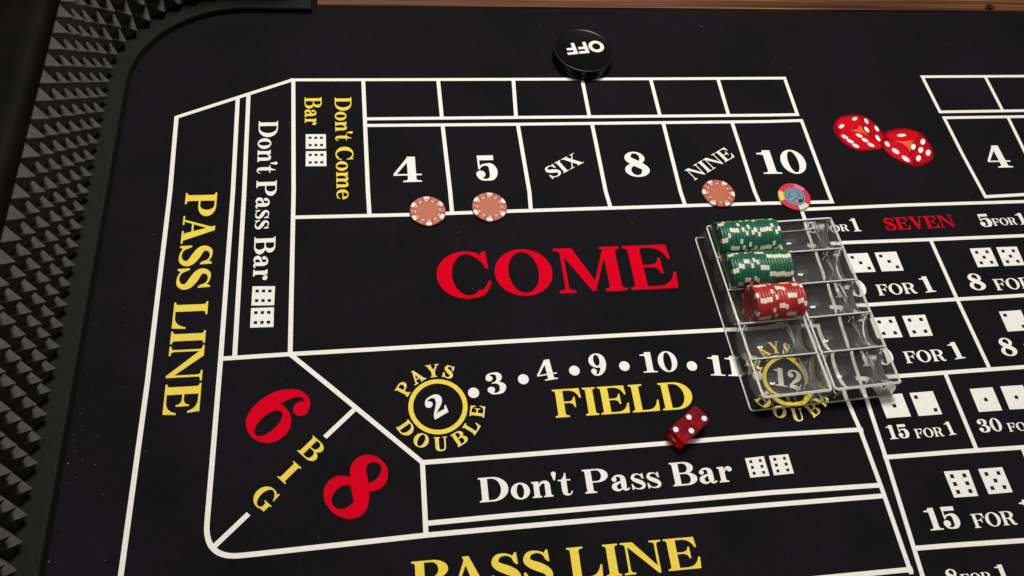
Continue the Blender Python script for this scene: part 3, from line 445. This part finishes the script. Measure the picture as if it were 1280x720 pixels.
# ---------------------------------------------------------------- OFF puck
puck = thing('off_puck', 'round black plastic puck reading OFF above the white boxes', 'puck', (261.3, 755.2, 0))
MB().lathe([(0, .3, 0), (35.2, .3, 0), (36.4, 1.2, 0), (37.0, 6.2, 1), (36.7, 7.3, 0), (35.4, 8.1, 0), (35.4, 9.0, 0), (36.6, 9.5, 0), (37.4, 10.4, 0), (37.7, 11.4, 0), (37.7, 15.9, 0), (37.45, 16.8, 1), (36.9, 17.5, 0), (35.6, 17.6, 0), (35.0, 17.1, 0), (34.4, 16.95, 0), (0, 16.95, 0)], 96).build('puck_body', [M_BLACK, M_RIMLIT], puck, merge=True)
def F_sans(): return rect(0, 0, .24, 1) + rect(0, .79, .72, 1) + rect(0, .41, .66, .61)
ow = [ring((.53, .5, .53, .52), (.53, .5, .285, .285)), F_sans(), F_sans()]
x, polys = 0., []
for g, w in zip(ow, (1.06, .72, .72)): polys += [[(x + a, b) for a, b in q] for q in g]; x += w + .09
v, f = union(polys); w = x - .09
_, _, ax, ay, bx, by, h, _ = OFF_TEXT
u = Vector((bx - ax, by - ay)); L = u.length; u /= L; nn = Vector((-u.y, u.x))
MB().flat([(ax + u.x * a / w * L + nn.x * b * h - 261.3, ay + u.y * a / w * L + nn.y * b * h - 755.2) for a, b in v], f, 17.2).build('lettering', M_OFFW, puck)

# ---------------------------------------------------------------- chips
CR, CH, NS = 19.5, 3.33, 72
def is_spot(k): return (k + 2) % 12 < 4
def is_dash(k): return (k + 1) % 6 < 3
BODY = [(14.2, CH), (15.1, CH), (18.7, CH), (19.2, CH - .25), (CR, CH - .8), (CR, .8), (19.2, .25), (18.7, 0), (14.2, 0)]
def rack_chip(name, body, inlay):
    mb = MB()
    mb.lathe([(0, CH - .22, 2), (12.6, CH - .22, 2), (12.8, CH, 0), (13.1, CH, lambda k: 1 if is_dash(k) else 0), (13.7, CH, 0), (14.2, CH)], NS)
    mb.lathe([(a, b, lambda k: 1 if (k + 1) % 12 < 3 else 0) if i else (a, b, 0) for i, (a, b) in enumerate(BODY)], NS)
    mb.lathe([(14.2, 0, 0), (13.7, 0, lambda k: 1 if is_dash(k) else 0), (13.1, 0, 0), (12.8, 0, 2), (12.6, .22, 2), (0, .22)], NS)
    me = mb.mesh(name, [body, M_CREAM, inlay])
    import bmesh
    b = bmesh.new(); b.from_mesh(me); bmesh.ops.remove_doubles(b, verts=b.verts, dist=1e-6); bmesh.ops.recalc_face_normals(b, faces=b.faces)
    for e in b.edges:
        if len(e.link_faces) == 2 and e.calc_face_angle(0) > .5: e.smooth = False
    b.to_mesh(me); b.free()
    return me
def flat_chip(label, x, y, rz, multi=False):
    t = thing('poker_chip', label, 'poker chip', (x, y, .25), math.radians(rz), None if multi else 'red chips lying flat on the layout')
    if not multi:
        mb = MB(); mb.lathe([(12.8, CH), (14.2, CH)], NS)
        mb.lathe([(a, b) for a, b in BODY], NS, pick=lambda k, i: i == 0 or not is_spot(k)); mb.lathe([(14.2, 0), (0, 0)], NS)
        for k in (1, 3, 5, 7, 9, 11):                     # small die outlines moulded between the spots
            a = math.radians(k * 30)
            c, d = Vector((math.cos(a), math.sin(a))), Vector((-math.sin(a), math.cos(a)))
            for p0, p1, q0, q1 in ((-1.5, -1.0, 15, 18), (1.0, 1.5, 15, 18), (-1, 1, 15, 15.5), (-1, 1, 17.5, 18) if k % 4 == 1 else (-.3, .3, 16.2, 16.8)):
                p0, p1 = p0 * 1.15, p1 * 1.15
                mb.add([tuple(c * q + d * p_) + (CH + .03,) for p_, q in ((p0, q0), (p0, q1), (p1, q1), (p1, q0))], [(0, 1, 2, 3)], 1)
        mb.build('chip_body', [M_CHIPF, M_MARK], t, merge=False)
        for k in range(6): MB().lathe([(a, b) for a, b in BODY], NS, pick=lambda s, i: i > 0 and is_spot(s) and ((s + 2) // 12) % 6 == k).build('edge_spot', M_CREAM, t)
        MB().lathe([(0, CH - .15), (12.6, CH - .15), (12.8, CH)], NS).build('inlay', M_INLAY, t)
        mb = MB(); mb.lathe([(12.95, CH + .03), (13.85, CH + .03)], NS, pick=lambda k, i: is_dash(k)); mb.build('dash_ring', M_CREAM, t)
    else:
        sp = lambda k: (k % 24) < 9
        mb = MB(); mb.lathe([(13.3, CH)] + BODY, NS, pick=lambda k, i: not sp(k)); mb.lathe([(14.2, 0), (0, 0)], NS); mb.build('chip_body', M_MULTI, t)
        for k, m in ((0, M_PINK), (1, M_LIME), (2, M_CREAM)):
            tag(MB().lathe([(13.3, CH)] + BODY, NS, pick=lambda s, i: sp(s) and s // 24 == k).build('edge_spot', m, t), ('pink', 'yellow', 'cream')[k] + ' edge spot')
        i = MB().lathe([(0, CH - .12, 0), (8.6, CH - .12, 1), (9.4, CH - .12, 0), (11.6, CH - .12, 1), (12.6, CH - .12, 2), (13.3, CH, 0), (13.3, CH)], NS).build('sticker', M_BLUE[:3], t)
        mb = MB(); z = CH + .02
        # emblem: dark ring with a letter D, pale wings and a small rose figure (kept upright for a viewer on the near side)
        r_ = math.radians(-rz)
        def put(polys, m, dz=0):
            v, f = union(polys, 1e-3); mb.flat([(a * math.cos(r_) - b * math.sin(r_), a * math.sin(r_) + b * math.cos(r_)) for a, b in v], f, z + dz, m)
        put([arc(0, 2.5, 4.9, 4.9, 0, 345, 23)], 1); put(ring((0, 2.5, 4.3, 4.3), (0, 2.5, 3.5, 3.5)), 2, .02)
        put(scale(GL['D'], 4.0, 4.2, -2.2, .45), 2, .04)
        put([[(-9, -3.2), (-3, -2.2), (-2, -4), (-7, -5.2)], [(9, -3.0), (3, -2.2), (3, -3.6), (8, -4.4)]], 1); put([[(2, -5), (10, -3.6), (8.5, -8), (3, -9.5)]], 2); put([[(-2.2, -5.6), (.2, -4.2), (2.6, -5.6), (2.8, -8.2), (.6, -9.8), (-1.8, -8.4)]], 3, .03)
        mb.build('emblem', M_BLUE, i)
    return t
flat_chip('red chip with white edge spots, on the line under the box of the four', 51.9, 524.8, 91)
flat_chip('red chip with white edge spots, on the line under the box of the five', 120.0, 528.0, 84)
flat_chip('red chip with white edge spots, on the line under the word NINE', 388.8, 538.3, 113)
flat_chip('raspberry chip with blue centre on the line below the 10', 480.5, 530.3, 32, True)

# ---------------------------------------------------------------- clear chip tray
TX, TY, TR = 354.8, 271.3, math.radians(2.3)
tray = thing('chip_tray', 'clear plastic chip tray holding green and red chips on the layout', 'chip tray', (TX, TY, .3), TR)
YR, YP, ZC, RI = 3.5, 40.1, 30., 19.8             # ridge start, row pitch, trough centre height, inner radius
def trough(x0, x1, yc):
    mb = MB(); a0 = math.asin(-3. / RI); n = 40
    def ar(r, dz): return [(yc + r * math.cos(a), ZC + dz + r * math.sin(a)) for a in [math.pi - a0 + (2 * a0 + math.pi) * i / n for i in range(n + 1)]]
    A, B = ar(RI, 0), ar(RI + .15, -1.25)
    for x, rev in ((x0, 0), (x1, 1)): pass
    V = [(x, y, z) for x in (x0, x1) for L in (A, B) for y, z in L]; k = n + 1
    F = []
    for i in range(n):
        F += [(i, i + 1, 2 * k + i + 1, 2 * k + i), (k + i + 1, k + i, 3 * k + i, 3 * k + i + 1)]
    F += [(0, 2 * k, 3 * k, k), (n, k + n, 3 * k + n, 2 * k + n)]
    mb.add(V, F, 0, True)
    for xa, xb in ((x0 - 1.3, x0), (x1, x1 + 1.3)):     # half-disc end walls
        Vv = [(x, y, z) for x in (xa, xb) for y, z in B]
        mb.add(Vv, [list(range(k)), list(range(2 * k - 1, k - 1, -1))]); mb.add(Vv, [(i, k + i, k + (i + 1) % k, (i + 1) % k) for i in range(k)], 1, False)
    return mb
for mx0, mx1, bx0, bx1 in ((5.4, 75.2, 0, 77.4), (82.2, 151., 79.4, 156.5)):
    for r in range(5): trough(mx0, mx1, YR + YP * (r + .5)).build('trough', [M_CLEAR, M_EDGE], tray, merge=True)
    for r in range(6):                              # rounded ridge over each seam
        y = YR + YP * r; MB().tube((mx0 - 1.2, y, 27.1), (mx1 + 1.2, y, 27.1), .8, 8).build('ridge', M_EDGE, tray)
    # sloping skirt under the troughs, open below, with a rolled foot
    def loop(x0, y0, x1, y1, z, r=3.):
        return [(cx + r * math.cos(a), cy + r * math.sin(a), z) for cx, cy, s in ((x1 - r, y1 - r, 0), (x0 + r, y1 - r, 1), (x0 + r, y0 + r, 2), (x1 - r, y0 + r, 3)) for a in [math.pi / 2 * (s + i / 4) for i in range(5)]]
    yb0, yb1 = YR, YR + 5 * YP
    T, Bt = loop(mx0 - 1.6, yb0 - 1.2, mx1 + 1.6, yb1 + 1.2, 26.4), loop(bx0, 0, bx1, yb1 + 3.5, .9)
    T2, B2 = loop(mx0 - .4, yb0, mx1 + .4, yb1, 26.4, 2.2), loop(bx0 + 1.3, 1.3, bx1 - 1.3, yb1 + 2.2, .9, 2.2)
    k = len(T); mb = MB()
    mb.add(T + Bt + T2 + B2, [(i, k + i, k + (i + 1) % k, (i + 1) % k) for i in range(k)] + [(2 * k + (i + 1) % k, 3 * k + (i + 1) % k, 3 * k + i, 2 * k + i) for i in range(k)], 0, True)
    mb.build('skirt', M_CLEAR, tray)
    mb = MB()
    for i in range(k): mb.tube(Bt[i], Bt[(i + 1) % k], .95, 8)
    mb.build('foot_rim', M_EDGE, tray)
    mb = MB()
    for i in range(k): mb.tube(T[i], T[(i + 1) % k], .6, 6)
    mb.build('top_rim', M_EDGE, tray)
    for x in (mx0 + 8.5, mx1 - 8.5):                # support ribs under the troughs
        mb = MB()
        for r in range(5):
            yc = YR + YP * (r + .5); mb.box(x - .5, yc - 17.5, 7.8, x + .5, yc + 17.5, 8.8)
            mb.box(x - .45, yc - 19.6, 2, x + .45, yc - 18.6, 22)
        mb.build('support_rib', M_EDGE, tray)

CT, ST_ = math.cos(TR), math.sin(TR)
def in_tray(lx, row, z=ZC): ly = YR + YP * (row + .5); return (TX + lx * CT - ly * ST_, TY + lx * ST_ + ly * CT, z)
me_g, me_r = rack_chip('green_chip', M_CHIPG, M_CHIPGF), rack_chip('red_chip', M_CHIPR, M_CHIPRF)
rnd = random.Random(11)
def stack(me, row, x0, n, first, rest, group):
    ang = 0.
    for i in range(n):
        o = link('poker_chip', me)
        if rnd.random() < .55: ang = rnd.uniform(0, math.pi / 3)
        else: ang += rnd.uniform(-.06, .06)
        p = in_tray(x0 + i * 3.38 + rnd.uniform(-.03, .03), row, ZC + .3 + rnd.uniform(-.12, .06) - (RI - CR) + .02)
        o.matrix_world = Matrix.Translation(Vector(p) * MM) @ Matrix.Rotation(TR + rnd.uniform(-.006, .006), 4, 'Z') @ Matrix.Rotation(math.pi / 2, 4, 'Y') @ Matrix.Rotation(ang, 4, 'Z')
        tag(o, first if i == 0 else rest, 'poker chip', group)
stack(me_g, 4, 6.5, 20, 'left end green chip of the back row in the tray, dark face showing', 'green chip edge-on in the back row stack of the clear tray', 'green chips in the back row of the tray')
stack(me_g, 3, 6.4, 20, 'left end green chip of the second row in the tray, dark face showing', 'green chip edge-on in the second row stack, between the other stacks', 'green chips in the second row of the tray')
stack(me_r, 2, 20.4, 16, 'left end red chip of the tray stack, dark red face showing', 'red chip edge-on in the red stack of the clear tray', 'red chips in the third row of the tray')

# ---------------------------------------------------------------- dice
def die_body():
    import bmesh
    b = bmesh.new(); bmesh.ops.create_cube(b, size=19 * MM); bmesh.ops.bevel(b, geom=list(b.edges), offset=.7 * MM, segments=2, affect='EDGES')
    me = bpy.data.meshes.new('die_body'); b.to_mesh(me); b.free(); me.materials.append(M_DIE); return me
DIE = die_body()
PIPM = MB().lathe([(2.65, .06), (2.65, -.5), (0, -.5)], 20, smooth=False).lathe([(0, .06), (2.65, .06)], 20, smooth=False).mesh('pip', M_OFFW)
OFFS = {1: [(0, 0)], 2: [(-1, -1), (1, 1)], 3: [(-1, -1), (0, 0), (1, 1)], 4: [(-1, -1), (1, 1), (-1, 1), (1, -1)], 5: [(-1, -1), (1, 1), (-1, 1), (1, -1), (0, 0)], 6: [(-1, -1), (1, 1), (-1, 1), (1, -1), (-1, 0), (1, 0)]}
def die(label, x, y, rz, faces):
    t = thing('die', label, 'die', (x, y, 9.75), rz, 'red dice showing two')
    link('die_body', DIE, t)
    for ax, n in faces.items():
        N = Vector(ax); fl = -1 if ax == (0, 0, 1) else 1; U = Vector((0, 0, 1)).cross(N) if abs(N.z) < .5 else Vector((1, 0, 0)); Wv = N.cross(U)
        for a, b in OFFS[n]:
            p = link('pip', PIPM, t); R = Matrix((U, Wv, N)).transposed().to_4x4()
            p.matrix_local = Matrix.Translation((N * 9.5 + U * a * fl * 5.3 + Wv * b * 5.3) * MM) @ R
FD = {(0, 0, 1): 2, (0, 0, -1): 5, (-1, 0, 0): 1, (1, 0, 0): 6, (0, 1, 0): 3, (0, -1, 0): 4}
die('translucent red die beside the D of FIELD, white pips showing two', 290.2, 261.6, math.radians(-54.2 + 90), {**FD, (0, 0, 1): 2})
die('translucent red die resting on the white line, touching the other die', 274.6, 250.3, math.radians(-54.2 + 90), FD)

# ---------------------------------------------------------------- dust and crumbs on the felt
rnd = random.Random(3); mb = MB()
def crumb(x, y, r):
    v = [(x + rnd.uniform(.5, 1) * r, y, 0.25), (x - rnd.uniform(.5, 1) * r, y + rnd.uniform(-.3, .3) * r, .25), (x, y + rnd.uniform(.5, 1) * r, .25), (x, y - rnd.uniform(.5, 1) * r, .25), (x, y, .25 + r * .7)]
    mb.add(v, [(0, 2, 4), (2, 1, 4), (1, 3, 4), (3, 0, 4)])
for k in range(34):
    y = rnd.uniform(180, 560); crumb(-276 + rnd.expovariate(1 / 14.), y, rnd.uniform(.18, .42))
for k in range(60): crumb(rnd.uniform(-260, 900), rnd.uniform(150, 830), rnd.uniform(.12, .3))
for x, y, r in ((-276.6, 268, .9), (-279.5, 185, .8), (-254, 265, .6), (541, 741, .5), (437, 818, .6)): crumb(x, y, r)
for k in range(22):                              # short lint fibres
    x, y, a, c = rnd.uniform(-255, 900), rnd.uniform(150, 820), rnd.uniform(0, 6.28), rnd.uniform(-.8, .8)
    P = [(x + math.cos(a + c * i * .3) * i * .9, y + math.sin(a + c * i * .3) * i * .9, .32) for i in range(4)]
    for p_, q_ in zip(P, P[1:]): mb.tube(p_, q_, .055, 4)
tag(mb.build('dust', M_DUST), 'pale specks of dust and crumbs scattered over the black felt', 'dust', kind='stuff')
